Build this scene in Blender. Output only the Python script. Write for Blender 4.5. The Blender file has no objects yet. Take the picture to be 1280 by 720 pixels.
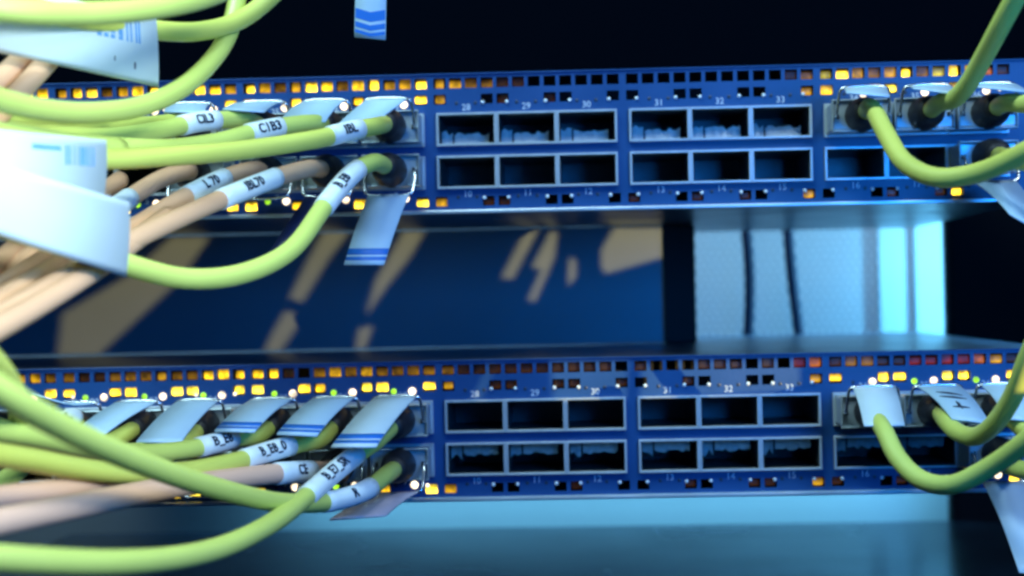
import bpy, bmesh, math, random
from mathutils import Vector, Matrix
random.seed(7)
S = 0.001                       # everything below is written in millimetres
scene = bpy.context.scene
COL = scene.collection

# ------------------------------------------------------------------ camera
CAM = Vector((48.55, -527.5, -4.0))                    # mm
YAW, PITCH, ROLL = math.radians(-2.577), math.radians(-0.30), math.radians(1.215)
FPX = 2050.0                                           # focal length in photograph pixels (1280 wide)
def _rot():
    cy, sy, cp, sp, cr, sr = (math.cos(YAW), math.sin(YAW), math.cos(PITCH), math.sin(PITCH), math.cos(ROLL), math.sin(ROLL))
    B = Matrix(((1, 0, 0), (0, 0, 1), (0, -1, 0)))
    Ry = Matrix(((cy, 0, sy), (0, 1, 0), (-sy, 0, cy)))
    Rp = Matrix(((1, 0, 0), (0, cp, -sp), (0, sp, cp)))
    Rr = Matrix(((cr, -sr, 0), (sr, cr, 0), (0, 0, 1)))
    return Rr @ Rp @ Ry @ B
W2C = _rot(); C2W = W2C.transposed()
def at(px, py, w):
    """a point seen at photograph pixel px,py that stands w mm in front of the switch faces"""
    d = C2W @ Vector(((px - 640) / FPX, (360 - py) / FPX, -1))
    return CAM + d * ((-w - CAM.y) / d.y)
cd = bpy.data.cameras.new('camera'); cam = bpy.data.objects.new('camera', cd); COL.objects.link(cam)
cam.matrix_world = Matrix.Translation(CAM * S) @ C2W.to_4x4()
cd.sensor_width = 36; cd.lens = FPX / 1280 * 36
cd.clip_start = 0.01; cd.clip_end = 20
cd.dof.use_dof = True; cd.dof.focus_distance = 0.474; cd.dof.aperture_fstop = cd.lens / 5.0
scene.camera = cam
scene.cycles.pixel_filter_type = 'BLACKMAN_HARRIS'; scene.cycles.filter_width = 2.8      # the photograph is a soft video frame

# ------------------------------------------------------------------ world, lamps, exposure
world = bpy.data.worlds.new('World'); scene.world = world; world.use_nodes = True
bg = world.node_tree.nodes['Background']
bg.inputs[0].default_value = (0.02, 0.16, 0.75, 1); bg.inputs[1].default_value = 0.03
scene.view_settings.view_transform = 'Standard'; scene.view_settings.look = 'None'
scene.view_settings.exposure = 0.0; scene.view_settings.gamma = 1.0
def area(name, loc, target, size, power, color):
    l = bpy.data.lights.new(name, 'AREA'); l.shape = 'RECTANGLE'; l.size, l.size_y = size[0] * S, size[1] * S
    l.energy = power; l.color = color
    o = bpy.data.objects.new(name, l); COL.objects.link(o); o.location = Vector(loc) * S
    o.rotation_euler = (Vector(target) - Vector(loc)).to_track_quat('-Z', 'Y').to_euler()
    return o
area('blue_aisle_lamp', (235, -375, 45), (60, 0, 0), (150, 90), 1.05, (0.012, 0.27, 1.0))
area('cold_white_lamp', (-120, -210, 480), (-10, -60, 0), (420, 120), 3.7, (0.62, 0.92, 1.0))
area('side_white_lamp', (330, -330, 430), (150, -80, 0), (120, 120), 1.3, (0.7, 0.9, 1.0))
area('rear_aisle_lamp', (130, 440, 380), (110, 520, -40), (420, 60), 4.6, (0.085, 0.46, 1.0))
area('hidden_door_fill', (240, 270, 0), (120, 325, 0), (16, 110), 0.24, (0.16, 0.62, 1.0))  # unseen fill added behind the rack post to brighten the rear door
sl_ = bpy.data.lights.new('work_torch', 'SPOT'); sl_.energy = 16.5; sl_.color = (0.74, 0.95, 1.0)
sl_.spot_size = math.radians(33); sl_.spot_blend = 0.9; sl_.shadow_soft_size = 0.05
so_ = bpy.data.objects.new('work_torch', sl_); COL.objects.link(so_); so_.location = Vector((235, -480, 190)) * S
so_.rotation_euler = (Vector((-140, -150, 0)) - Vector((235, -480, 190))).to_track_quat('-Z', 'Y').to_euler()
area('hidden_low_fill', (60, 290, -103), (60, 325, -122), (330, 8), 0.10, (0.2, 0.66, 1.0))  # unseen fill added behind the lower switch for the glow on the kick panel
WARM = Vector((640, -640, 0))
wl = bpy.data.lights.new('warm_room_lamp', 'SPOT'); wl.energy = 48; wl.color = (1.0, 0.76, 0.27)
wl.spot_size = math.radians(26); wl.spot_blend = 0.1; wl.shadow_soft_size = 0.0012
wo = bpy.data.objects.new('warm_room_lamp', wl); COL.objects.link(wo); wo.location = WARM * S
WTGT = Vector((0, 100, 0))
wo.rotation_euler = (WTGT - WARM).to_track_quat('-Z', 'Y').to_euler()

# ------------------------------------------------------------------ materials
def mat(name, col, rough=0.5, metal=0.0, emit=None, power=0.0, var=0.0, scale=120.0, bump=0.0, bscale=400.0, spec=0.5, alpha=None, sss=0.0):
    m = bpy.data.materials.new(name); m.use_nodes = True
    nt = m.node_tree; b = nt.nodes['Principled BSDF']
    b.inputs['Base Color'].default_value = (*col, 1); b.inputs['Roughness'].default_value = rough
    b.inputs['Metallic'].default_value = metal; b.inputs['Specular IOR Level'].default_value = spec
    if sss: b.inputs['Subsurface Weight'].default_value = sss; b.inputs['Subsurface Radius'].default_value = (0.003, 0.003, 0.002)
    if emit:
        b.inputs['Emission Color'].default_value = (*emit, 1); b.inputs['Emission Strength'].default_value = power
    if alpha is not None: b.inputs['Transmission Weight'].default_value = alpha
    tc = nt.nodes.new('ShaderNodeTexCoord')
    if var:
        n = nt.nodes.new('ShaderNodeTexNoise'); n.inputs['Scale'].default_value = scale; n.inputs['Detail'].default_value = 4
        nt.links.new(tc.outputs['Object'], n.inputs['Vector'])
        mx = nt.nodes.new('ShaderNodeMix'); mx.data_type = 'RGBA'
        mx.inputs[6].default_value = (*[c * (1 - var) for c in col], 1); mx.inputs[7].default_value = (*[min(1, c * (1 + var)) for c in col], 1)
        nt.links.new(n.outputs['Fac'], mx.inputs[0]); nt.links.new(mx.outputs[2], b.inputs['Base Color'])
        mr = nt.nodes.new('ShaderNodeMapRange'); mr.inputs[3].default_value = max(0.02, rough - 0.12); mr.inputs[4].default_value = min(1, rough + 0.12)
        nt.links.new(n.outputs['Fac'], mr.inputs[0]); nt.links.new(mr.outputs[0], b.inputs['Roughness'])
    if bump:
        n2 = nt.nodes.new('ShaderNodeTexNoise'); n2.inputs['Scale'].default_value = bscale; n2.inputs['Detail'].default_value = 3
        nt.links.new(tc.outputs['Object'], n2.inputs['Vector'])
        bp = nt.nodes.new('ShaderNodeBump'); bp.inputs['Strength'].default_value = bump; bp.inputs['Distance'].default_value = 0.0004
        nt.links.new(n2.outputs['Fac'], bp.inputs['Height']); nt.links.new(bp.outputs[0], b.inputs['Normal'])
    return m
M = dict(
    face=mat('blue_lit_face_metal', (0.010, 0.064, 0.225), 0.42, 0.0, var=0.30, scale=38, bump=0.10, bscale=900),  # grey metal; the blue of the light is put into its base colour
    chassis=mat('satin_chassis_metal', (0.11, 0.14, 0.19), 0.32, 0.8, var=0.12, scale=30),
    lip=mat('bright_lip_metal', (0.62, 0.70, 0.76), 0.35, 0.6, var=0.1, scale=60),
    bezel=mat('cage_metal', (0.52, 0.60, 0.66), 0.36, 0.4, var=0.15, scale=180),
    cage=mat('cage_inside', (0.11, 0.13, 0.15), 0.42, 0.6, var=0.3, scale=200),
    dark=mat('dark_interior', (0.008, 0.009, 0.012), 0.7),
    black=mat('black_void_shade', (0.0009, 0.0020, 0.0045), 0.9, spec=0.0),  # shade of the gap above, with its faint blue haze, put into colour
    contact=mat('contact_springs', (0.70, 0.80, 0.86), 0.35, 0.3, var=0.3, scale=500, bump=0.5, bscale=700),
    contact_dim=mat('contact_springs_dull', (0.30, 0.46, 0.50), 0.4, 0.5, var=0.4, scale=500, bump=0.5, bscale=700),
    shell=mat('die_cast_shell', (0.46, 0.55, 0.60), 0.38, 0.55, var=0.12, scale=200, bump=0.08),
    boot=mat('black_rubber', (0.010, 0.012, 0.018), 0.55, bump=0.05),
    wire=mat('bail_wire', (0.78, 0.82, 0.85), 0.22, 0.9),
    tab=mat('pale_pull_tab', (0.42, 0.62, 0.80), 0.45, var=0.06, scale=60),
    tab_white=mat('white_pull_tab', (0.52, 0.68, 0.80), 0.45, var=0.06, scale=60),
    tab_pink=mat('clear_pink_tab', (0.62, 0.52, 0.58), 0.25, var=0.25, scale=120),
    tab_navy=mat('navy_pull_tab', (0.010, 0.022, 0.10), 0.4, var=0.3, scale=150),
    stripe=mat('blue_print', (0.015, 0.16, 0.62), 0.45),
    ink=mat('black_ink', (0.006, 0.014, 0.04), 0.6),
    faint=mat('faded_blue_print', (0.13, 0.34, 0.66), 0.6, var=0.3, scale=200),
    yellow=mat('yellow_green_jacket', (0.55, 0.63, 0.14), 0.42, var=0.05, scale=60, bump=0.05, bscale=600),
    yellow1=mat('yellow_green_jacket_warm', (0.58, 0.62, 0.12), 0.46, var=0.07, scale=40, bump=0.06, bscale=500),
    yellow2=mat('yellow_green_jacket_dusty', (0.55, 0.64, 0.14), 0.5, var=0.09, scale=50, bump=0.06, bscale=500),
    peach1=mat('peach_jacket_pink', (0.76, 0.46, 0.33), 0.48, var=0.08, scale=40),
    peach=mat('peach_jacket', (0.68, 0.39, 0.23), 0.45, var=0.06, scale=60, bump=0.05, bscale=600),
    navycord=mat('dark_blue_cord', (0.01, 0.02, 0.07), 0.5),
    sleeve=mat('white_sleeve', (0.72, 0.82, 0.86), 0.4, var=0.04, scale=100),
    paper=mat('white_flag_paper', (0.72, 0.84, 0.88), 0.5, var=0.06, scale=40, bump=0.5, bscale=45),
    number=mat('screen_print_white', (0.50, 0.60, 0.74), 0.5),
    pipe=mat('clear_light_pipe', (0.75, 0.85, 0.92), 0.12, 0.0),
    dot=mat('led_window_dark', (0.02, 0.035, 0.07), 0.35),
    panel=mat('grey_blanking_metal', (0.20, 0.24, 0.29), 0.38, 0.2, var=0.1, scale=20),
    cover=mat('dark_satin_cover', (0.08, 0.11, 0.14), 0.24, 0.9, var=0.15, scale=14),
    perf=mat('perforated_door_metal', (0.34, 0.40, 0.44), 0.5, 0.1),
    stile=mat('door_stile_paint', (0.42, 0.48, 0.52), 0.5),
    wall=mat('pale_room_wall', (0.75, 0.80, 0.82), 0.8, var=0.04, scale=6),
    post=mat('black_rack_post', (0.0015, 0.0018, 0.003), 0.7, spec=0.2),
)
def emat(name, col, p, led=False):
    m = mat(name, tuple((0.2 if led else 0.015) * c for c in col), 0.4, emit=col, power=p)
    nt = m.node_tree; b = nt.nodes['Principled BSDF']          # light guides glow unevenly
    tc = nt.nodes.new('ShaderNodeTexCoord'); oi = nt.nodes.new('ShaderNodeObjectInfo'); n = nt.nodes.new('ShaderNodeTexNoise')
    n.noise_dimensions = '4D'; n.inputs['Scale'].default_value = 420; n.inputs['Detail'].default_value = 1
    mul = nt.nodes.new('ShaderNodeMath'); mul.operation = 'MULTIPLY'; mul.inputs[1].default_value = 37.0
    mr = nt.nodes.new('ShaderNodeMapRange'); mr.inputs[1].default_value = 0.3; mr.inputs[2].default_value = 0.7
    mr.inputs[3].default_value = p * 0.35; mr.inputs[4].default_value = p * 1.5
    nt.links.new(tc.outputs['Object'], n.inputs['Vector']); nt.links.new(oi.outputs['Random'], mul.inputs[0]); nt.links.new(mul.outputs[0], n.inputs['W'])
    nt.links.new(n.outputs['Fac'], mr.inputs[0]); 
    if led:
        nt.links.new(mr.outputs[0], b.inputs['Emission Strength']); return m
    sx = nt.nodes.new('ShaderNodeSeparateXYZ'); nt.links.new(tc.outputs['Object'], sx.inputs[0])
    gr = nt.nodes.new('ShaderNodeMapRange'); gr.interpolation_type = 'SMOOTHSTEP'      # the lamp sits at the foot of each guide
    gr.inputs[1].default_value = -0.0009; gr.inputs[2].default_value = 0.0014; gr.inputs[3].default_value = 1.25; gr.inputs[4].default_value = 0.22
    nt.links.new(sx.outputs[2], gr.inputs[0]); mm = nt.nodes.new('ShaderNodeMath'); mm.operation = 'MULTIPLY'
    nt.links.new(gr.outputs[0], mm.inputs[0]); nt.links.new(mr.outputs[0], mm.inputs[1]); nt.links.new(mm.outputs[0], b.inputs['Emission Strength'])
    return m
E_ = dict(a4=emat('amber_bright', (1, 0.64, 0.03), 4.2), a3=emat('amber_strong', (1, 0.58, 0.015), 1.9),
          a2=emat('amber_mid', (1, 0.52, 0.012), 0.62), a1=emat('amber_dim', (0.9, 0.42, 0.01), 0.2), a0=emat('amber_faint', (0.8, 0.28, 0.02), 0.035),
          r1=emat('red_dim', (1, 0.07, 0.01), 0.13), o2=emat('orange_mid', (1, 0.26, 0.01), 0.45), y4=emat('yellow_bright', (1, 0.74, 0.05), 3.4), y2=emat('yellow_mid', (0.85, 0.7, 0.02), 0.7),
          w=emat('led_white', (1, 0.82, 0.56), 2.3, True), g=emat('led_green', (0.42, 0.95, 0.03), 1.3, True), p=emat('lit_pipe', (1, 0.86, 0.62), 2.0, True))

# ------------------------------------------------------------------ helpers
def tag(o, label=None, cat=None, group=None, kind=None):
    if label: o['label'] = label
    if cat: o['category'] = cat
    if group: o['group'] = group
    if kind: o['kind'] = kind
    return o
def empty(name, loc):
    o = bpy.data.objects.new(name, None); COL.objects.link(o); o.location = Vector(loc) * S; o.empty_display_size = 0.01
    return o
def link(name, me, parent=None, loc=None):
    """meshes hold coordinates relative to their thing's origin"""
    o = bpy.data.objects.new(name, me); COL.objects.link(o)
    if parent: o.parent = parent
    if loc is not None: o.location = Vector(loc) * S
    return o
def mesh(verts, faces, m, smooth=False, name='mesh'):
    me = bpy.data.meshes.new(name); me.from_pydata([tuple(Vector(v) * S) for v in verts], [], faces)
    me.materials.append(M[m] if isinstance(m, str) else m)
    if smooth: me.polygons.foreach_set('use_smooth', [True] * len(me.polygons))
    me.update(); return me
class G:
    def __init__(s): s.v = []; s.f = []
    def box(s, x0, x1, y0, y1, z0, z1):
        n = len(s.v)
        s.v += [(x, y, z) for x in (x0, x1) for y in (y0, y1) for z in (z0, z1)]
        s.f += [tuple(n + i for i in q) for q in ((0, 1, 3, 2), (4, 6, 7, 5), (0, 4, 5, 1), (2, 3, 7, 6), (0, 2, 6, 4), (1, 5, 7, 3))]
        return s
    def quad(s, a, b, c, d):
        n = len(s.v); s.v += [a, b, c, d]; s.f.append((n, n + 1, n + 2, n + 3)); return s
    def mesh(s, m, smooth=False): return mesh(s.v, s.f, m, smooth)
def bevel(me, w, seg=2):
    bm = bmesh.new(); bm.from_mesh(me)
    bmesh.ops.bevel(bm, geom=list(bm.edges), offset=w * S, segments=seg, affect='EDGES', profile=0.5)
    bm.to_mesh(me); bm.free(); return me
def spline(pts, step=3.0):
    """centripetal-ish Catmull-Rom through pts (Vectors), resampled"""
    P = [pts[0] * 2 - pts[1]] + list(pts) + [pts[-1] * 2 - pts[-2]]
    out = []
    for i in range(1, len(P) - 2):
        n = max(3, int((P[i + 1] - P[i]).length / step))
        l0, l1, l2 = [max(1e-3, (P[i + k] - P[i + k - 1]).length) ** 0.5 for k in (0, 1, 2)]
        t0 = 0; t1 = l0; t2 = t1 + l1; t3 = t2 + l2
        for j in range(n):
            t = t1 + (t2 - t1) * j / n
            A1 = P[i - 1] * ((t1 - t) / (t1 - t0)) + P[i] * ((t - t0) / (t1 - t0))
            A2 = P[i] * ((t2 - t) / (t2 - t1)) + P[i + 1] * ((t - t1) / (t2 - t1))
            A3 = P[i + 1] * ((t3 - t) / (t3 - t2)) + P[i + 2] * ((t - t2) / (t3 - t2))
            B1 = A1 * ((t2 - t) / (t2 - t0)) + A2 * ((t - t0) / (t2 - t0))
            B2 = A2 * ((t3 - t) / (t3 - t1)) + A3 * ((t - t1) / (t3 - t1))
            out.append(B1 * ((t2 - t) / (t2 - t1)) + B2 * ((t - t1) / (t2 - t1)))
    out.append(P[-2].copy()); return out
def tube(pts, rad, m, org, sides=14, caps=True):
    """rad: number or list per point"""
    n = len(pts); v = []; f = []
    r = rad if isinstance(rad, (list, tuple)) else [rad] * n
    up = Vector((0, 0.3, 1)); prev = None
    for i, p in enumerate(pts):
        t = (pts[min(n - 1, i + 1)] - pts[max(0, i - 1)]).normalized()
        if prev is None:
            a = t.cross(up); a = a.normalized() if a.length > 1e-4 else Vector((1, 0, 0))
        else:
            a = (prev - t * prev.dot(t)).normalized()
        prev = a; b = t.cross(a)
        for k in range(sides):
            q = 2 * math.pi * k / sides
            v.append(p - org + (a * math.cos(q) + b * math.sin(q)) * r[i])
    for i in range(n - 1):
        for k in range(sides):
            k2 = (k + 1) % sides
            f.append((i * sides + k, i * sides + k2, (i + 1) * sides + k2, (i + 1) * sides + k))
    if caps:
        f.append(tuple(range(sides - 1, -1, -1))); f.append(tuple((n - 1) * sides + k for k in range(sides)))
    return mesh(v, f, m, True)
_txt = {}
def text_mesh(s, size, m, bold=0.008):
    """flat letters in the x-z plane facing -y, centred, mm"""
    key = (s, size, m)
    if key in _txt: return _txt[key]
    c = bpy.data.curves.new('letters', 'FONT'); c.body = s; c.size = size; c.align_x = 'CENTER'; c.align_y = 'CENTER'; c.resolution_u = 2
    c.offset = size * bold
    o = bpy.data.objects.new('letters', c); COL.objects.link(o)
    dg = bpy.context.evaluated_depsgraph_get(); me0 = bpy.data.meshes.new_from_object(o.evaluated_get(dg))
    bm = bmesh.new(); bm.from_mesh(me0)                     # fine enough to bend round a sleeve
    bmesh.ops.triangulate(bm, faces=bm.faces[:])
    if bold > 0.01: bmesh.ops.subdivide_edges(bm, edges=[e for e in bm.edges if e.calc_length() > size * 0.16], cuts=4); bmesh.ops.triangulate(bm, faces=bm.faces[:])
    bm.to_mesh(me0); bm.free()
    vs = [(v.co.x, v.co.y) for v in me0.vertices]; fs = [tuple(p.vertices) for p in me0.polygons]
    bpy.data.objects.remove(o); bpy.data.curves.remove(c); bpy.data.meshes.remove(me0)
    _txt[key] = (vs, fs); return _txt[key]

# ------------------------------------------------------------------ network switches
PITCHG = 62.0
PORTX = (11.6, 31.0, 50.4)
HOLE0, HSTEP = 3.1, 5.075
V_ROW1, V_ROW2, V_NUM1, P1T, P1B, P2T, P2B, V_NUM2, V_ROWB = 0.0, -5.25, -8.15, -10.5, -19.7, -24.3, -33.5, -36.1, -38.2
V_TOP, V_BOT = 2.6, -41.0
FT = 1.2
bez_g = G()
def ring(g, x0, x1, z0, z1, t, y0, y1):
    g.box(x0 - t, x1 + t, y0, y1, z1, z1 + t); g.box(x0 - t, x1 + t, y0, y1, z0 - t, z0)
    g.box(x0 - t, x0, y0, y1, z0, z1); g.box(x1, x1 + t, y0, y1, z0, z1)
PW, PH = 17.9, 9.2
ring(bez_g, -PW / 2, PW / 2, -PH / 2, PH / 2, 0.72, -1.5, 0.6)
BEZEL = bevel(bez_g.mesh('bezel'), 0.12, 1)
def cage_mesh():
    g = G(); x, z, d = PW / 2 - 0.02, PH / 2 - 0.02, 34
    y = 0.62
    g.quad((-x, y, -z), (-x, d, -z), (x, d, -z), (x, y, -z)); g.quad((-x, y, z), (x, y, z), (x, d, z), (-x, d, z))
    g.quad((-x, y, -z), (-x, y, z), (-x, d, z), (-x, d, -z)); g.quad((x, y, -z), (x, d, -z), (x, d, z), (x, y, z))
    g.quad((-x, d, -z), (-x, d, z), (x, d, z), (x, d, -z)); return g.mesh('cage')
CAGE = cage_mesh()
def contact_mesh(m, flip, seed):
    g = G(); r = random.Random(seed)
    s = -1 if flip else 1
    def zz(a, b): return (min(s * a, s * b), max(s * a, s * b))
    def ridge(xa, xb, tops, y0, y1):
        n = len(tops)
        for i in range(n - 1):
            p, q = xa + (xb - xa) * i / (n - 1), xa + (xb - xa) * (i + 1) / (n - 1); a, b = s * tops[i], s * tops[i + 1]; o = s * -4.45
            g.quad((p, y0, o), (q, y0, o), (q, y0 + 0.8, b * 0.9), (p, y0 + 0.8, a * 0.9)); g.quad((p, y0 + 0.8, a * 0.9), (q, y0 + 0.8, b * 0.9), (q, y1, b), (p, y1, a))
    ridge(-4.4, 6.9, [r.uniform(-1.7, -0.2) for k in range(11)], 5.0, 11)
    ridge(-8.5, -5.0, [r.uniform(-1.4, 1.2) for k in range(4)], 5.6, 11)
    return g.mesh(m, True)
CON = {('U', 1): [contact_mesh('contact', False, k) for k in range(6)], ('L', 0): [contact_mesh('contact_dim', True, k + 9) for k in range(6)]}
def disc(r, m, seg=12, dome=0.5):
    v = [(0, -dome, 0)]; f = []
    for k in range(seg):
        a = 2 * math.pi * k / seg; v.append((r * 0.75 * math.cos(a), -dome * 0.75, r * 0.75 * math.sin(a)))
    for k in range(seg):
        a = 2 * math.pi * k / seg; v.append((r * math.cos(a), 0, r * math.sin(a)))
    for k in range(seg):
        k2 = (k + 1) % seg; f.append((0, 1 + k, 1 + k2)); f.append((1 + k, 1 + seg + k, 1 + seg + k2, 1 + k2))
    return mesh(v, f, m, True)
D_DARK = disc(0.62, 'dot', dome=0.1); D_PIPE = disc(0.62, 'pipe', dome=0.6)
LED = {'w': disc(1.25, E_['w'], 14, 0.7), 'g': disc(1.0, E_['g'], 14, 0.6), 'p': disc(0.6, E_['p'], 12, 0.5)}
_glow = {}
def glow_mesh(key, w, h):
    k = (key, w, h)
    if k not in _glow: _glow[k] = bevel(G().box(-w / 2, w / 2, 0, 1.2, -h / 2, h / 2).mesh(E_[key]), 0.5, 2)
    return _glow[k]
OCC = {'U': {1: set(range(2, 9)) | {15, 16, 17}, 0: set(range(2, 9)) | {17}},
       'L': {1: set(range(2, 9)) | {15, 16, 17}, 0: set(range(2, 9)) | {17}}}

def face_mesh():
    """one sheet with every vent hole and port opening cut through it"""
    holes = []
    for g in range(6):
        u = (g - 3) * PITCHG
        for i in range(12):
            x = u + HOLE0 + i * HSTEP; holes.append((x - 1.95, x + 1.95, V_ROW1 - 1.65, V_ROW1 + 1.65))
        for i in (0, 3, 4, 7, 8, 11):
            x = u + HOLE0 + i * HSTEP
            holes.append((x - 1.95, x + 1.95, V_ROW2 - 1.6, V_ROW2 + 1.6)); holes.append((x - 1.9, x + 1.9, V_ROWB - 1.55, V_ROWB + 1.55))
        for px in PORTX:
            for a, b in ((P1B, P1T), (P2B, P2T)): holes.append((u + px - PW / 2 - 0.3, u + px + PW / 2 + 0.3, a - 0.3, b + 0.3))
    X0, X1 = -3 * PITCHG - 12, 3 * PITCHG + 14
    zs = sorted({V_TOP, V_BOT} | {h[2] for h in holes} | {h[3] for h in holes})
    g = G()
    for z0, z1 in zip(zs, zs[1:]):
        row = sorted((h[0], h[1]) for h in holes if h[2] < z1 - 1e-6 and h[3] > z0 + 1e-6)
        x = X0
        for a, b in row:
            g.quad((x, 0, z0), (a, 0, z0), (a, 0, z1), (x, 0, z1)); x = b
        g.quad((x, 0, z0), (X1, 0, z0), (X1, 0, z1), (x, 0, z1))
    for a, b, c, d in holes:                     # the sheet's thickness inside each cut-out
        g.quad((a, 0, c), (b, 0, c), (b, FT, c), (a, FT, c)); g.quad((a, 0, d), (a, FT, d), (b, FT, d), (b, 0, d))
        g.quad((a, 0, c), (a, FT, c), (a, FT, d), (a, 0, d)); g.quad((b, 0, c), (b, 0, d), (b, FT, d), (b, FT, c))
    return g.mesh('face'), X0, X1
FACE, FX0, FX1 = face_mesh()
DEPTH = 240
def ports():
    for row in (1, 0):
        for c in range(18):
            yield row, c, (c // 3 - 3) * PITCHG + PORTX[c % 3], ((P1T + P1B) / 2 if row else (P2T + P2B) / 2)
def port_pos(sw, row, c):
    for r, k, x, z in ports():
        if r == row and k == c:
            return SWITCH[sw].matrix_basis @ (Vector((x, 0, z)) * S) / S

# how brightly each top-row vent glows with the amber lamps inside, as seen in the photograph
G1 = {('U', 1): '2 3 4 1 2 3 4 3 2 4 3 2', ('U', 2): '4 2 1 2 4 3 1 3 4 2 2 4', ('U', 3): '2 2 1 1 0 0 . . . . . .', ('U', 4): '. . . . . . . . . . 0 1',
      ('U', 5): 'y 4 2 1 2 4 1 y 4 3 o 0', ('U', 0): '2 3 1 2 4 2 1 3 2 2 3 3',
      ('L', 1): '1 0 0 1 1 1 2 1 1 3 3 3', ('L', 2): '3 3 0 . 1 2 1 2 1 1 1 1', ('L', 3): '1 0 0 0 0 0 0 0 0 0 0 .', ('L', 4): '0 . . . 0 0 0 . 0 . r o',
      ('L', 5): '0 1 1 0 0 r r r r o 2 0', ('L', 0): '1 2 2 1 1 2 1 1 1 2 2 1'}
KEY = {'0': 'a0', '1': 'a1', '2': 'a2', '3': 'a3', '4': 'a4', 'r': 'r1', 'o': 'o2', 'y': 'y2'}

SWITCH = {}
def build_switch(sw, loc, roll, label):
    t = empty('network_switch', loc); t.rotation_euler = (0, roll, 0); tag(t, label, 'network switch', 'rack network switches')
    SWITCH[sw] = t; bpy.context.view_layer.update()
    rr = random.Random(sw)
    link('faceplate', FACE, t)
    g = G(); x0, x1, z0, z1, y0, y1 = FX0, FX1, V_BOT, V_TOP, 0.02, DEPTH
    g.quad((x0, y0, z1), (x1, y0, z1), (x1, y1, z1), (x0, y1, z1)); g.quad((x0, y0, z0), (x0, y1, z0), (x1, y1, z0), (x1, y0, z0))
    g.quad((x0, y0, z0), (x0, y0, z1), (x0, y1, z1), (x0, y1, z0)); g.quad((x1, y0, z0), (x1, y1, z0), (x1, y1, z1), (x1, y0, z1))
    g.quad((x0, y1, z0), (x0, y1, z1), (x1, y1, z1), (x1, y1, z0)); link('chassis_case', g.mesh('chassis'), t)
    g = G(); e = 0.5; y = 38                                     # near-black sheets added for the shade inside, right behind the face
    g.quad((x0 + e, y, z0 + e), (x1 - e, y, z0 + e), (x1 - e, y, z1 - e), (x0 + e, y, z1 - e))
    g.quad((x0 + e, 1.3, z1 - e), (x1 - e, 1.3, z1 - e), (x1 - e, y, z1 - e), (x0 + e, y, z1 - e))
    g.quad((x0 + e, 1.3, z0 + e), (x1 - e, 1.3, z0 + e), (x1 - e, y, z0 + e), (x0 + e, y, z0 + e)); link('dark_backing', g.mesh('dark'), t)
    link('bottom_lip', bevel(G().box(x0, x1, -2.2, 0.0, V_BOT - 1.3, V_BOT - 0.05).mesh('lip'), 0.3, 2), t)
    link('top_edge', bevel(G().box(x0, x1, -0.5, 0.0, V_TOP + 0.02, V_TOP + 0.5).mesh('face'), 0.12, 1), t)
    for row, c, x, z in ports():
        p = link('port', BEZEL, t, (x, 0, z)); link('port_recess', CAGE, p)
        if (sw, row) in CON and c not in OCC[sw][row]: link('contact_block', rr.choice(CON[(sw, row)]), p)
        n = c + 19 if row else c + 1
        vz = V_NUM1 if row else V_NUM2
        if c >= 2:
            vs, fs = text_mesh(str(n), 2.9, 'number')
            link('port_number', mesh([(a, -0.06, b) for a, b in vs], fs, 'number'), t, (x, 0, vz + 0.15))
        dz = (V_ROW2 - 1.4) if row else (V_ROWB + 1.3)
        for k, dx in ((0, -3.05), (1, 3.05)):
            if c in OCC[sw][row]:
                kind = ('g' if rr.random() < (0.85 if sw == 'L' and row else 0.35) else None) if k == 0 else 'w'
                if kind: link('status_light', LED[kind], t, (x + dx * (1 if kind == 'g' else 1.0), -0.02, dz)); continue
            link('light_window', D_DARK, t, (x + dx, -0.02, dz))
    for gi in range(6):
        u = (gi - 3) * PITCHG
        for i, ch in enumerate(G1[(sw, gi)].split()):
            if ch == '.': continue
            x = u + HOLE0 + i * HSTEP; w = rr.choice((3.8, 3.8, 3.3, 2.6)) if ch in '234y' else 3.8; h = rr.choice((3.2, 2.9, 2.5))
            link('vent_glow', glow_mesh(KEY[ch], w, h), t, (x + rr.uniform(-0.2, 0.2), 1.5, V_ROW1 - (3.0 - h) / 2 + 0.05))
        for i in (0, 3, 4, 7, 8, 11):
            x = u + HOLE0 + i * HSTEP; side = 1 if i in (0, 4, 8) else -1
            for row, vz in ((1, V_ROW2), (0, V_ROWB)):
                c = gi * 3 + min(2, (i + 1) // 4) if i not in (0,) else gi * 3
                if i == 3: c = gi * 3
                if i == 7: c = gi * 3 + 1
                if i == 8 or i == 11: c = gi * 3 + 2
                if i == 4: c = gi * 3 + 1
                occ = c in OCC[sw][row] or (gi == 3 and i == 0)
                edge = gi == 4 and i == 11
                if occ:
                    bright = rr.choice(('a4', 'y4', 'a4', 'a3')) if not (gi == 3) else 'a2'
                    if sw == 'U' and row == 1 and gi < 3: bright = rr.choice(('a3', 'a2', 'a4'))
                    h = rr.choice((2.6, 2.2, 2.9)); w = rr.choice((3.7, 3.8, 2.9))
                    link('lamp_guide', glow_mesh(bright, w, h), t, (x, 0.9, vz + (0.2 if row else -0.25)))
                    if rr.random() < 0.15 and gi != 3: link('light_pipe', LED['p'], t, (x + side * 1.25, -0.05, vz - (1.1 if row else -1.1)))
                else:
                    if edge: link('lamp_guide', glow_mesh('a2', 3.2, 2.4), t, (x, 1.4, vz))
                    elif rr.random() < 0.5: link('lamp_guide', glow_mesh('a0', 3.2, 2.4), t, (x, 2.4, vz))
                    link('light_pipe', D_PIPE, t, (x + side * 1.35, -0.1, vz - (1.15 if row else -1.0)))
    return t
build_switch('U', (-0.35, 0, 65.3), math.radians(0.10), 'upper blue-lit switch with bright empty middle ports and gold-lit vents')
build_switch('L', (0.45, 0, -27.2), math.radians(-0.10), 'lower blue-lit switch with black empty upper ports above pale shelf')

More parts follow.
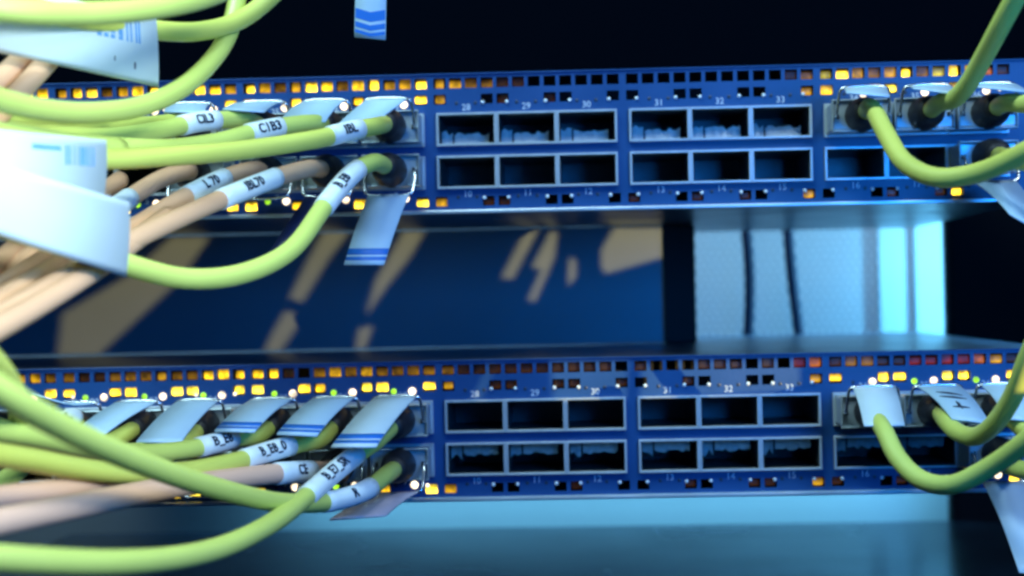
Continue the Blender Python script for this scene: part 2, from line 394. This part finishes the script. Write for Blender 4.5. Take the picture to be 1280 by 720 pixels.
# ------------------------------------------------------------------ rack surroundings
def slab(name, x0, x1, y0, y1, z0, z1, m, label, cat, kind=None, bev=0.6):
    cx, cz = (x0 + x1) / 2, z0
    o = link(name, bevel(G().box(x0 - cx, x1 - cx, 0, y1 - y0, 0, z1 - z0).mesh(m), bev, 2), None, (cx, y0, cz))
    return tag(o, label, cat, None, kind)
pr = at(828, 350, -148).x
slab('slot_sheet', -330, pr, 148, 150, -24.3, 24.0, 'panel', 'flat blue-lit panel with tan light streaks between the two switches', 'panel')
br = at(866, 350, -170).x
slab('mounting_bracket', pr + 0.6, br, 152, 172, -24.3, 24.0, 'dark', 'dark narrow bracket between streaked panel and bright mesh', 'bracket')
slab('slot_sheet', -330, 360, 60, 62, 69.5, 200, 'black', 'black sheet standing in for the unlit gap above the upper switch', 'panel')  # sheet added to stand for the shade in the empty gap
qx = at(1184, 350, -246).x
slab('rack_post', qx, qx + 90, 246, 258, -220, 66, 'post', 'black rack post beside the bright mesh door', 'rack post', bev=3)
# the device below, whose satin top shows under the lower switch
t = empty('equipment_case', (0, 0, -160)); tag(t, 'dark satin equipment case below the lower switch', 'equipment case')
link('top_cover', bevel(G().box(FX0, FX1 + 90, 1, DEPTH, 46.5, 48.0).mesh('cover'), 0.3, 1), t)
link('front_panel', G().box(FX0, FX1, 0, 1, 5, 48.0).mesh('face'), t); link('case_body', G().box(FX0 + 0.5, FX1 - 0.5, 1.5, DEPTH - 1, 5, 46).mesh('dark'), t)
# perforated rear door: hexagon holes as real openings
def perf_door():
    y = 0.0; pit = 4.0; r_in = pit * 0.37
    x0, x1, z0, z1 = -190, 215, -205, 70
    bm = bmesh.new()
    def P(x, z): return bm.verts.new((x * S, 0, z * S))
    dx, dz = pit, pit * math.sqrt(3) / 2
    nr = int((z1 - z0) / dz)
    cache = {}
    def V(x, z):
        k = (round(x, 3), round(z, 3))
        if k not in cache: cache[k] = P(x, z)
        return cache[k]
    R = pit / math.sqrt(3)
    for j in range(nr):
        for i in range(int((x1 - x0) / dx)):
            cx = x0 + i * dx + (dx / 2 if j % 2 else 0); cz = z0 + j * dz
            if not -40 < cz < 40: continue
            if cx < 55: continue
            o = [V(cx + R * math.sin(math.radians(60 * k)), cz + R * math.cos(math.radians(60 * k))) for k in range(6)]
            n = [P(cx + r_in * math.sin(math.radians(60 * k)), cz + r_in * math.cos(math.radians(60 * k))) for k in range(6)]
            for k in range(6):
                try: bm.faces.new((o[k], o[(k + 1) % 6], n[(k + 1) % 6], n[k]))
                except ValueError: pass
    me = bpy.data.meshes.new('perforated_sheet'); bm.to_mesh(me); bm.free(); me.materials.append(M['perf']); return me
door = empty('rear_door', (0, 325, -205)); tag(door, 'bright pale perforated rear door with hanging cables before it', 'door')
link('perforated_sheet', perf_door(), door, (0, 0, 205))
link('kick_panel', bevel(G().box(-320, 260, -1, 2, 0, 160).mesh('stile'), 0.8, 2), door)
sx = at(1098, 350, -317).x; sx2 = at(1140, 350, -317).x
link('door_stile', bevel(G().box(sx, sx2 - 1.5, -8, -2, 130, 300).mesh('stile'), 1.2, 2), door)
link('door_frame', bevel(G().box(sx2, sx2 + 40, -14, -4, 130, 300).mesh('stile'), 1.5, 2), door)
w = link('room_wall', G().box(-500, 600, 520, 530, -500, 500).mesh('wall')); tag(w, kind='structure')
# two dark cables hanging before the door
for pts, lab in (([(922, 200), (937, 345), (931, 500)], 'dark cable hanging straight before the mesh door'),
                 ([(978, 200), (990, 345), (1010, 500)], 'dark cable hanging slanted before the mesh door')):
    P = [at(a, b, -290) for a, b in pts]; sp = spline(P, 3)
    o = link('hanging_cable', tube(sp, 2.7, 'navycord', sp[-1]), None, sp[-1]); tag(o, lab, 'cable', 'cables before the rear door')

# added gobo plate off to the right: slots shaped to throw the warm streaks
def slot_plate():
    on_panel = [[(405, 289), (437, 289), (412, 322), (378, 378), (362, 372), (385, 325)], [(357, 388), (379, 397), (350, 440), (330, 440), (340, 418)],
                [(505, 289), (531, 289), (512, 322), (482, 360), (458, 394), (470, 350)], [(449, 411), (466, 407), (456, 436), (445, 437)],
                [(658, 287), (673, 287), (641, 349), (627, 347)], [(688, 290), (697, 290), (693, 322), (669, 377), (660, 375), (677, 337), (665, 334)],
                [(712, 322), (720, 326), (720, 346), (710, 358)], [(768, 285), (827, 285), (827, 322), (757, 342), (752, 333), (752, 312)],
                [(78, 392), (160, 345), (215, 296), (262, 296), (225, 350), (122, 445), (72, 445)]]
    on_face = [[(688, 452), (786, 451), (782, 500), (692, 500)], [(612, 455), (620, 455), (601, 500), (591, 500)],
               [(803, 452), (1000, 450), (1000, 488), (800, 498)]]
    d = (WTGT - WARM).normalized(); side = d.cross(Vector((0, 0, 1))).normalized(); up = side.cross(d)
    L = 420.0; org = WARM + d * L
    polys = []
    for lst, wv in ((on_panel, -147.9), (on_face, 0.1)):
        for poly in lst:
            q = []
            for a, b in poly:
                p = at(a, b, wv); r = p - WARM; r = WARM + r * (L / r.dot(d)); r -= org
                q.append((r.dot(side), r.dot(up)))
            polys.append(q)
    c = bpy.data.curves.new('plate', 'CURVE'); c.dimensions = '2D'; c.fill_mode = 'BOTH'; c.extrude = 0.4
    for q in [[(-150, -125), (150, -125), (150, 125), (-150, 125)]] + polys:
        s = c.splines.new('POLY'); s.points.add(len(q) - 1); s.use_cyclic_u = True
        for pt, (a, b) in zip(s.points, q): pt.co = (a, b, 0, 1)
    o = bpy.data.objects.new('plate', c); COL.objects.link(o)
    me = bpy.data.meshes.new_from_object(o.evaluated_get(bpy.context.evaluated_depsgraph_get()))
    bpy.data.objects.remove(o); bpy.data.curves.remove(c)
    for v in me.vertices:
        v.co = (side * v.co.x + up * v.co.y - d * v.co.z) * S
    me.materials.clear(); me.materials.append(M['post'])
    o = link('gobo_plate', me, None, org); tag(o, 'black gobo plate added beside the rack, slots shaping the light streaks', 'plate')
slot_plate()

# ------------------------------------------------------------------ plugged network cables
def shell_mesh():
    g = G().box(-9.0, 9.0, -13.5, 1.4, -4.6, 4.6)
    me = bevel(g.mesh('shell'), 0.7, 2); return me
def plate_mesh():
    g = G(); ring(g, -8.6, 8.6, -4.5, 4.5, 0.6, -14.6, -12.2); return bevel(g.mesh('shell'), 0.25, 1)
SHELL, RIM = shell_mesh(), plate_mesh()
SLOT = G().box(-0.7, 0.7, -13.75, -13.4, -0.7, 0.7).mesh('dark')
COLLAR = None
BW = 7.0
def bail_pts(s):       # s = +1 up, -1 down
    a = [(-8.0, -13.0, s * -0.6), (-8.0, -16, s * 0.2), (-7.7, -18.5, s * 5.0), (-7.3, -19.7, s * 7.2), (-6.2, -20.0, s * 7.9)]
    return [Vector(p) for p in a] + [Vector((-p[0], p[1], p[2])) for p in reversed(a)]
BAIL = {s: tube(spline(bail_pts(s), 1.0), 0.5, 'wire', Vector((0, 0, 0)), 8) for s in (1, -1)}
def strip(a, b, c, d, m, org, bulge=0.0, th=0.5, n=12, f0=0.0, f1=1.0, lift=0.0, curl=0.0):
    """a,b near edge, d,c far edge; bends towards the camera by bulge"""
    v = []; f = []
    nrm = (b - a).cross(d - a).normalized()
    if nrm.y > 0: nrm = -nrm
    for i in range(n + 1):
        t = f0 + (f1 - f0) * i / n; bl = math.sin(math.pi * t) * bulge
        for j in range(3):
            s = j / 2; p = (a.lerp(b, s)).lerp(d.lerp(c, s), t) + nrm * (bl + curl * (2 * s - 1) ** 2) - org
            v += [p + nrm * (th / 2 + lift), p - nrm * (th / 2 - lift if lift == 0 else -lift + 0.02)]
    for i in range(n):
        for j in range(2):
            q = lambda ii, jj, k: (ii * 3 + jj) * 2 + k
            f.append((q(i, j, 0), q(i, j + 1, 0), q(i + 1, j + 1, 0), q(i + 1, j, 0))); f.append((q(i, j, 1), q(i + 1, j, 1), q(i + 1, j + 1, 1), q(i, j + 1, 1)))
        f.append((i * 6, i * 6 + 6, i * 6 + 7, i * 6 + 1)); f.append((i * 6 + 4, i * 6 + 5, i * 6 + 11, i * 6 + 10))
    f.append((0, 1, 3, 2)); f.append((2, 3, 5, 4)); e = n * 6; f.append((e, e + 2, e + 3, e + 1)); f.append((e + 2, e + 4, e + 5, e + 3))
    return mesh(v, f, m, True)
def wrap_text(s, size, sp, i0, i1, rad, org, flip=False):
    """letters laid on a sleeve round the sampled path, running along it, turned towards the camera"""
    vs, fs = text_mesh(s, size, 'ink', 0.03)
    seg = sp[i0:i1 + 1]; L = [0]
    for a, b in zip(seg, seg[1:]): L.append(L[-1] + (b - a).length)
    out = []
    half = max(abs(a) for a, b in vs); k_ = min(1.0, 0.43 * L[-1] / half)
    for x, z in vs:
        x *= k_
        u = L[-1] / 2 + (x if not flip else -x)
        u = min(max(u, 0.001), L[-1] - 0.001)
        k = max(j for j in range(len(L) - 1) if L[j] <= u); tt = (u - L[k]) / (L[k + 1] - L[k])
        p = seg[k].lerp(seg[k + 1], tt); g0 = seg[k + 1] - seg[max(0, k - 1)]; g1 = seg[min(len(seg) - 1, k + 2)] - seg[k]; t = g0.normalized().lerp(g1.normalized(), tt).normalized()
        toc = (CAM - p); toc = (toc - t * toc.dot(t)).normalized()
        upv = toc.cross(t) if not flip else t.cross(toc)
        th = (z + 0.6) / rad
        out.append(p + (toc * math.cos(th) + upv * math.sin(th)) * (rad + 0.2) - org)
    return mesh(out, fs, 'ink')
RC = 2.65
NC = [0]
def cable(label, group, color, pts, port=None, sleeve=None, text=None, tab=None, tabmat='tab', stripe=False, rc=RC, step=3.0, down=False, cat='network cable', boot_len=19, hand=False):
    """pts: (px, py, w) along the cord. port: (switch, row, column). sleeve: px positions where it starts and ends, as fractions of pts index"""
    P = [at(*p) for p in pts]
    NC[0] += 1; color = {'yellow': ('yellow', 'yellow1', 'yellow2'), 'peach': ('peach1',) * 3 if group == GL else ('peach',) * 3}[color][NC[0] % 3]
    if port:
        pp = port_pos(*port); org = pp.copy()
        root = empty('network_cable', org); root.rotation_euler = SWITCH[port[0]].rotation_euler
        bpy.context.view_layer.update()
        P = [pp + Vector((0, -10, 0)), pp + Vector((0, -21, 0))] + P
    else:
        org = P[0].copy(); root = empty('network_cable', org)
    tag(root, label, cat, group)
    rot = root.rotation_euler.to_matrix().transposed()
    def fix(me):                         # world offsets -> the root's own turned frame
        if port:
            for v in me.vertices: v.co = rot @ v.co
        return me
    sp = spline(P, step)
    L = [0]
    for a, b in zip(sp, sp[1:]): L.append(L[-1] + (b - a).length)
    link('cord', fix(tube(sp, rc, color, org)), root)
    if port:
        s = -1 if (down or port[1] == 0) else 1
        sh = link('connector_shell', SHELL, root); link('front_rim', RIM, sh)
        for x in (-7.6, 7.6): link('latch_slot', SLOT, sh, (x, 0, -0.2 * s))
        n = max(j for j in range(len(L)) if L[j] <= boot_len + 4) + 1
        bp = sp[:n]; rb = []
        for j in range(n):
            q = L[j] / max(L[n - 1], 1); rb.append(5.25 if q < 0.45 else 5.25 - 1.75 * ((q - 0.45) / 0.55) ** 1.6)
        link('strain_relief_boot', fix(tube(bp, rb, 'boot', org, 18)), root)
        link('bail', BAIL[s], root)
        if tab:
            bar = [Vector((-6.4, -20.1, s * 7.9)), Vector((6.4, -20.1, s * 7.9))]
            R3 = root.rotation_euler.to_matrix()
            a, b = [org + R3 @ q for q in bar]
            dpt, cpt = at(*tab[0]), at(*tab[1])          # far end left, right
            bul = 0.3 * (tab[2] if len(tab) > 2 else 2.0)
            tb = link('pull_tab', fix(strip(a, b, cpt, dpt, tabmat, org, bul)), root)
            if stripe:
                link('printed_band', fix(strip(a, b, cpt, dpt, 'stripe', org, bul, n=3, f0=0.80, f1=0.88, lift=0.06)), tb)
                link('printed_band', fix(strip(a, b, cpt, dpt, 'stripe', org, bul, n=3, f0=0.905, f1=0.95, lift=0.06)), tb)
            if hand:
                for (s0, t0, s1, t1) in ((0.22, 0.30, 0.80, 0.40), (0.18, 0.45, 0.82, 0.50), (0.28, 0.72, 0.72, 0.72), (0.48, 0.58, 0.50, 0.76)):
                    nrm = (b - a).cross(dpt - a).normalized(); nrm = -nrm if nrm.y > 0 else nrm
                    q = []
                    for k in range(5):
                        ss = s0 + (s1 - s0) * k / 4; tt = t0 + (t1 - t0) * k / 4
                        q.append(a.lerp(b, ss).lerp(dpt.lerp(cpt, ss), tt) + nrm * (math.sin(math.pi * tt) * bul + 0.28))
                    link('ink_stroke', fix(tube(q, [0.15, 0.4, 0.5, 0.35, 0.12], 'ink', org, 6)), tb)
    if sleeve:
        def nearest(px, py): return min(range(len(sp)), key=lambda j: (proj(sp[j])[0] - px) ** 2 + (proj(sp[j])[1] - py) ** 2)
        i0, i1 = sorted((nearest(*sleeve[0]), nearest(*sleeve[1])))
        if i1 - i0 >= 2:
            sl = link('label_sleeve', fix(tube(sp[i0:i1 + 1], rc + 0.35, 'sleeve', org, 16)), root)
            if text:
                fl = proj(sp[i0])[0] > proj(sp[i1])[0]
                link('sleeve_print', fix(wrap_text(text, 3.9, sp, i0, i1, rc + 0.35, org, fl)), sl)
    return root, org, fix, sp
def proj(p):
    d = W2C @ (p - CAM); return 640 + FPX * d.x / -d.z, 360 - FPX * d.y / -d.z
GU, GL = 'cables plugged into the upper switch', 'cables plugged into the lower switch'
# --- upper switch, left, top row
cable('yellow-green cable with printed sleeve, plugged into upper switch top row beside the empty ports', GU, 'yellow',
      [(468, 158, 46), (440, 163, 54), (400, 173, 64), (300, 188, 86), (200, 196, 112), (120, 199, 132), (0, 192, 160), (-90, 175, 180)],
      ('U', 1, 8), ((452, 161), (406, 172)), 'IBL', ((404, 176, 46), (446, 176, 46), 2), stripe=False)
cable('yellow-green cable, second in upper switch top row from the empty ports', GU, 'yellow',
      [(388, 154, 46), (360, 157, 53), (320, 165, 62), (270, 178, 76), (200, 186, 96), (100, 180, 122), (-40, 166, 145)],
      ('U', 1, 7), ((352, 158), (310, 167)), 'C1B3', ((350, 151, 44), (407, 152, 44), 3))
cable('yellow-green cable with dark lettered sleeve, third in upper switch top row', GU, 'yellow',
      [(303, 150, 46), (280, 150, 52), (250, 152, 60), (200, 163, 76), (130, 172, 96), (60, 168, 116), (-40, 158, 135)],
      ('U', 1, 6), ((274, 150), (228, 156)), 'CIL3', ((278, 137, 52), (330, 140, 52), 2))
cable('yellow-green cable behind the dark lettered sleeve, fourth in upper switch top row', GU, 'yellow',
      [(228, 152, 44), (190, 156, 54), (120, 160, 76), (40, 158, 100), (-60, 150, 120)], ('U', 1, 5), None, None, ((205, 140, 50), (255, 141, 50), 2))
# --- upper switch, left, bottom row
_a = cable('yellow-green cable drooping from upper switch bottom row to a big white flag', GU, 'yellow',
      [(466, 203, 46), (448, 211, 52), (428, 230, 60), (404, 260, 74), (362, 314, 94), (300, 343, 112), (230, 348, 128), (155, 330, 146), (60, 300, 170), (-60, 262, 195)],
      ('U', 0, 8), ((446, 213), (400, 258)), 'B_E8', ((430, 331, 40), (480, 331, 40), 3), stripe=True, boot_len=17)
cable('peach cable with white sleeve marked 70, upper switch bottom row', GU, 'peach',
      [(386, 211, 45), (368, 215, 50), (345, 222, 58), (275, 250, 84), (160, 303, 130), (60, 360, 168), (-60, 430, 205)],
      ('U', 0, 7), ((342, 223), (272, 251)), 'IBL70', ((332, 322, 34), (350, 316, 34), 1), 'tab_navy')
cable('peach cable with greyish sleeve, behind the one marked 70', GU, 'peach',
      [(312, 213, 45), (290, 219, 52), (262, 231, 62), (225, 250, 76), (150, 295, 112), (50, 352, 152), (-60, 415, 188)],
      ('U', 0, 6), ((285, 221), (232, 246)), 'L 70')
cable('peach cable, fourth in upper switch bottom row from the empty ports', GU, 'peach',
      [(232, 214, 45), (205, 222, 54), (150, 256, 84), (60, 322, 138), (-60, 400, 180)], ('U', 0, 5), ((165, 247), (140, 262)))
for k, (p, lab) in enumerate(((([(150, 225, 60), (100, 262, 90), (20, 335, 140), (-60, 400, 170)]), 'peach cable lying uppermost in the bundle under the big flag'),
           (([(140, 262, 92), (100, 310, 130), (40, 352, 160), (-60, 412, 195)]), 'peach cable in the middle of the bundle under the big flag'),
           (([(210, 270, 100), (120, 335, 150), (40, 385, 180), (-60, 440, 215)]), 'pinkish peach cable lying lowest in the bundle under the big flag'),
           (([(60, 270, 100), (30, 300, 120), (-10, 335, 150), (-60, 370, 170)]), 'short run of peach cable beside the bundle, cut by the flag'))):
    cable(lab, 'peach cables bundled under the big flag', 'peach', p)
for p, lab in (([(90, 45, 100), (55, 82, 120), (20, 120, 140), (-30, 172, 160)], 'pale peach cable under the upper white flag'),
               ([(52, 45, 104), (20, 80, 124), (-10, 108, 140), (-50, 150, 160)], 'brownish peach cable next to the pale one under the upper flag')):
    cable(lab, 'peach cables under the upper flag', 'peach', p)
# --- loops from above, upper left
cable('big yellow-green cable loop falling from above and crossing the gold vents', 'yellow-green cables from above', 'yellow',
      [(303, -60, 56), (298, -10, 62), (283, 48, 72), (243, 98, 88), (185, 130, 112), (115, 141, 140), (45, 136, 165), (-60, 108, 195)])
_b = cable('yellow-green cable curving from above into the upper white flag', 'yellow-green cables from above', 'yellow',
      [(380, -55, 52), (345, -10, 60), (300, 25, 70), (250, 39, 84), (195, 38, 98), (120, 27, 120), (40, 10, 145), (-60, -12, 170)])
cable('thick yellow-green cable running along the top above the upper flag', 'yellow-green cables from above', 'yellow',
      [(330, -40, 100), (270, -8, 122), (200, 9, 150), (110, 17, 178), (20, 14, 200), (-80, 2, 210)])
# --- lower switch, left, top row
cable('yellow-green cable with long lettered sleeve, its white tab fully spread, lower switch top row', GL, 'yellow',
      [(468, 553, 45), (446, 568, 54), (418, 590, 66), (378, 625, 86), (338, 655, 112), (265, 688, 152), (150, 703, 200), (0, 698, 228), (-100, 690, 240)],
      ('L', 1, 8), ((446, 567), (384, 619)), 'B_E7_SR', ((414, 559, 66), (470, 559, 66), 3), 'tab_white', stripe=True)
cable('yellow-green cable second in lower switch top row, blue-banded tab', GL, 'yellow',
      [(398, 550, 45), (372, 555, 53), (335, 565, 64), (295, 577, 78), (225, 590, 104), (130, 590, 140), (20, 572, 178), (-60, 560, 200)],
      ('L', 1, 7), ((360, 558), (300, 576)), 'B_E8_0', ((346, 543, 62), (396, 545, 62), 3), stripe=True)
cable('yellow-green cable third in lower switch top row, thin-banded tab', GL, 'yellow',
      [(318, 546, 45), (300, 547, 50), (270, 554, 60), (235, 562, 70), (170, 567, 92), (110, 560, 120), (40, 545, 146), (-50, 530, 170)],
      ('L', 1, 6), ((288, 549), (244, 560)), 'B_E8', ((268, 539, 62), (318, 540, 62), 3), stripe=True)
cable('yellow-green cable fourth in lower switch top row with plain blue tab', GL, 'yellow',
      [(235, 552, 44), (205, 560, 54), (150, 566, 76), (70, 556, 108), (-60, 540, 150)], ('L', 1, 5), None, None, ((170, 553, 66), (226, 553, 66), 3))
cable('yellow-green cable fifth in lower switch top row with twisted blue tab', GL, 'yellow',
      [(152, 545, 44), (118, 562, 56), (72, 578, 80), (38, 574, 105), (28, 545, 132), (22, 505, 160), (0, 462, 190), (-50, 410, 215)], ('L', 1, 4), None, None, ((92, 541, 54), (128, 545, 60), 2))
cable('yellow-green cable with round lettered sleeve end, sixth in lower switch top row', GL, 'yellow',
      [(92, 522, 42), (76, 530, 58), (50, 552, 80), (20, 590, 100), (-60, 640, 120)], ('L', 1, 3), ((92, 522), (60, 545)), 'SC', ((40, 492, 50), (80, 504, 44), 2))
# --- lower switch, left, bottom row
cable('yellow-green cable with clean white sleeve crossing in front, lower switch bottom row', GL, 'yellow',
      [(480, 596, 46), (464, 609, 54), (440, 620, 62), (405, 628, 74), (350, 628, 96), (280, 613, 126), (180, 580, 172), (80, 535, 216), (0, 488, 240), (-80, 430, 250)],
      ('L', 0, 8), ((466, 608), (404, 628)), ' R', ((412, 650, 50), (482, 645, 44), 2), 'tab_pink', boot_len=17)
cable('peach cable with rounded white sleeve end, lower switch bottom row', GL, 'peach',
      [(408, 588, 44), (388, 589, 51), (360, 591, 62), (300, 597, 82), (200, 612, 122), (100, 632, 166), (0, 652, 202), (-80, 668, 222)],
      ('L', 0, 7), ((390, 589), (348, 592)), 'CE', None, rc=2.9)
cable('peach cable behind the rounded sleeve one, lower switch bottom row', GL, 'peach',
      [(325, 594, 44), (300, 596, 51), (240, 600, 82), (150, 604, 122), (60, 614, 162), (-60, 630, 196)], ('L', 0, 6))
cable('peach cable lying lowest at the left, lower switch bottom row', GL, 'peach',
      [(235, 598, 44), (200, 602, 56), (120, 608, 96), (40, 622, 140), (-60, 640, 176)], ('L', 0, 5))
# --- upper switch, right
cable('yellow-green cable drooping in a deep bow, upper switch beside the empty ports', GU, 'yellow',
      [(1088, 134, 46), (1095, 143, 54), (1108, 168, 64), (1132, 204, 78), (1172, 222, 90), (1222, 216, 100), (1285, 188, 114), (1360, 145, 130)],
      ('U', 1, 15), None, None, ((1058, 116, 56), (1112, 121, 58), 1), boot_len=15)
cable('yellow-green cable rising steeply from the upper switch', GU, 'yellow',
      [(1176, 128, 46), (1192, 124, 56), (1210, 105, 70), (1228, 74, 82), (1256, 22, 102), (1300, -60, 120)], ('U', 1, 16), None, None, ((1142, 111, 56), (1196, 118, 58), 1), boot_len=15)
cable('yellow-green cable leaving sideways from the last top port, upper switch', GU, 'yellow',
      [(1262, 128, 48), (1284, 130, 58), (1330, 125, 84), (1400, 110, 110)], ('U', 1, 17), None, None, ((1222, 109, 56), (1284, 115, 58), 1), boot_len=17)
cable('yellow-green cable with clear tab from the last bottom port, upper switch', GU, 'yellow',
      [(1268, 200, 50), (1300, 205, 60), (1360, 190, 84)], ('U', 0, 17), None, None, ((1262, 268, 66), (1318, 300, 66), 3), boot_len=19)
# --- lower switch, right
cable('yellow-green cable drooping in a deep bow, lower switch, plain white tab', GL, 'yellow',
      [(1100, 530, 46), (1107, 542, 54), (1122, 572, 64), (1152, 600, 76), (1190, 606, 86), (1240, 582, 96), (1300, 538, 112), (1360, 485, 125)],
      ('L', 1, 15), None, None, ((1080, 533, 50), (1131, 532, 50), 4), 'tab_white', boot_len=15)
cable('yellow-green cable swinging upward, lower switch, tab with black handwriting', GL, 'yellow',
      [(1184, 528, 46), (1196, 540, 54), (1218, 546, 64), (1243, 530, 78), (1266, 495, 90), (1284, 450, 100), (1320, 370, 112)],
      ('L', 1, 16), None, None, ((1190, 524, 52), (1238, 530, 54), 4), stripe=False, boot_len=15, hand=True)
cable('yellow-green cable from the last top port, lower switch', GL, 'yellow',
      [(1270, 528, 46), (1290, 545, 56), (1340, 560, 84)], ('L', 1, 17), None, None, ((1258, 524, 52), (1310, 528, 54), 4), boot_len=17)
cable('yellow-green cable from the last bottom port, long white tab hanging free, lower switch', GL, 'yellow',
      [(1268, 585, 48), (1300, 590, 60), (1360, 590, 84)], ('L', 0, 17), None, None, ((1274, 716, 62), (1330, 722, 62), 5), 'tab_white', boot_len=17)

# --- big white flags on the cords, upper left and left
def flag(root, org, fix, quad, name_m='paper', marks=()):
    a, b, c, d = [at(*q) for q in quad]             # top-left, top-right, bottom-right, bottom-left
    me = strip(a, b, c, d, name_m, org, 0.5, th=0.35, n=10, curl=0.25)
    fl = link('flag_label', fix(me), root)
    nrm = (b - a).cross(d - a).normalized(); nrm = -nrm if nrm.y > 0 else nrm
    for (s0, s1, t0, t1, m) in marks:
        g = G(); q = []
        N = 3
        for i in range(N + 1):
            t = t0 + (t1 - t0) * i / N
            for s in (s0, s1):
                p = a.lerp(b, s).lerp(d.lerp(c, s), t) + nrm * (math.sin(math.pi * t) * 0.5 + 0.25 * (2 * s - 1) ** 2 + 0.32) - org
                q.append(p)
        f = [(2 * i, 2 * i + 1, 2 * i + 3, 2 * i + 2) for i in range(N)]
        link('flag_print', fix(mesh(q, f, m)), fl)
    return fl
bars = random.Random(5)
def barcode(s0, s1, t0, t1):
    x = s0; out = []
    while x < s1:
        w = bars.choice((0.008, 0.012, 0.02)); out.append((x, min(x + w, s1), t0, t1, 'faint')); x += w + bars.choice((0.006, 0.01, 0.016))
    return out
flag(_b[0], _b[1], _b[2], [(-110, -40, 172), (194, 19, 104), (197, 108, 98), (-110, 42, 160)],
     marks=barcode(0.72, 0.92, 0.12, 0.42) + [(0.55, 0.70, 0.15, 0.22, 'faint'), (0.55, 0.68, 0.28, 0.34, 'faint'), (0.795, 0.80, 0.66, 0.74, 'ink'), (0.885, 0.892, 0.70, 0.80, 'ink')])
flag(_a[0], _a[1], _a[2], [(-130, 170, 222), (160, 252, 153), (156, 346, 152), (-130, 250, 218)])
_c = cable('short yellow-green cord carrying the barcode flag above the big flag', 'yellow-green cables from above', 'yellow',
      [(150, 186, 120), (90, 180, 140), (20, 170, 165), (-80, 155, 190)])
flag(_c[0], _c[1], _c[2], [(-130, 150, 208), (131, 175, 142), (128, 250, 142), (-130, 240, 206)], marks=barcode(0.77, 0.93, 0.14, 0.45) + [(0.60, 0.75, 0.16, 0.24, 'faint')])

# --- chevron-printed tab hanging from the slot above
tr = at(463, 50, 60); tp = empty('hanging_pull_tab', tr); tag(tp, 'pale strip with blue chevrons hanging in the black gap above', 'pull tab')
A, B, C_, D_ = at(446, -75, 60), at(484, -75, 60), at(482, 50, 60), at(443, 46, 60)
link('strip', strip(A, B, C_, D_, 'tab', tr, 0.0, th=0.6), tp)
nrm = Vector((0, -1, 0))
for t0, h in ((0.70, 0.10), (0.835, 0.055), (0.915, 0.035)):
    q = []
    for s in (0.02, 0.5, 0.98):
        dt = 0.035 * (1 - abs(2 * s - 1))
        for t in (t0 + dt, t0 + h + dt): q.append(A.lerp(B, s).lerp(D_.lerp(C_, s), t) + nrm * 0.36 - tr)
    link('chevron', mesh(q, [(0, 1, 3, 2), (2, 3, 5, 4)], 'stripe'), tp)
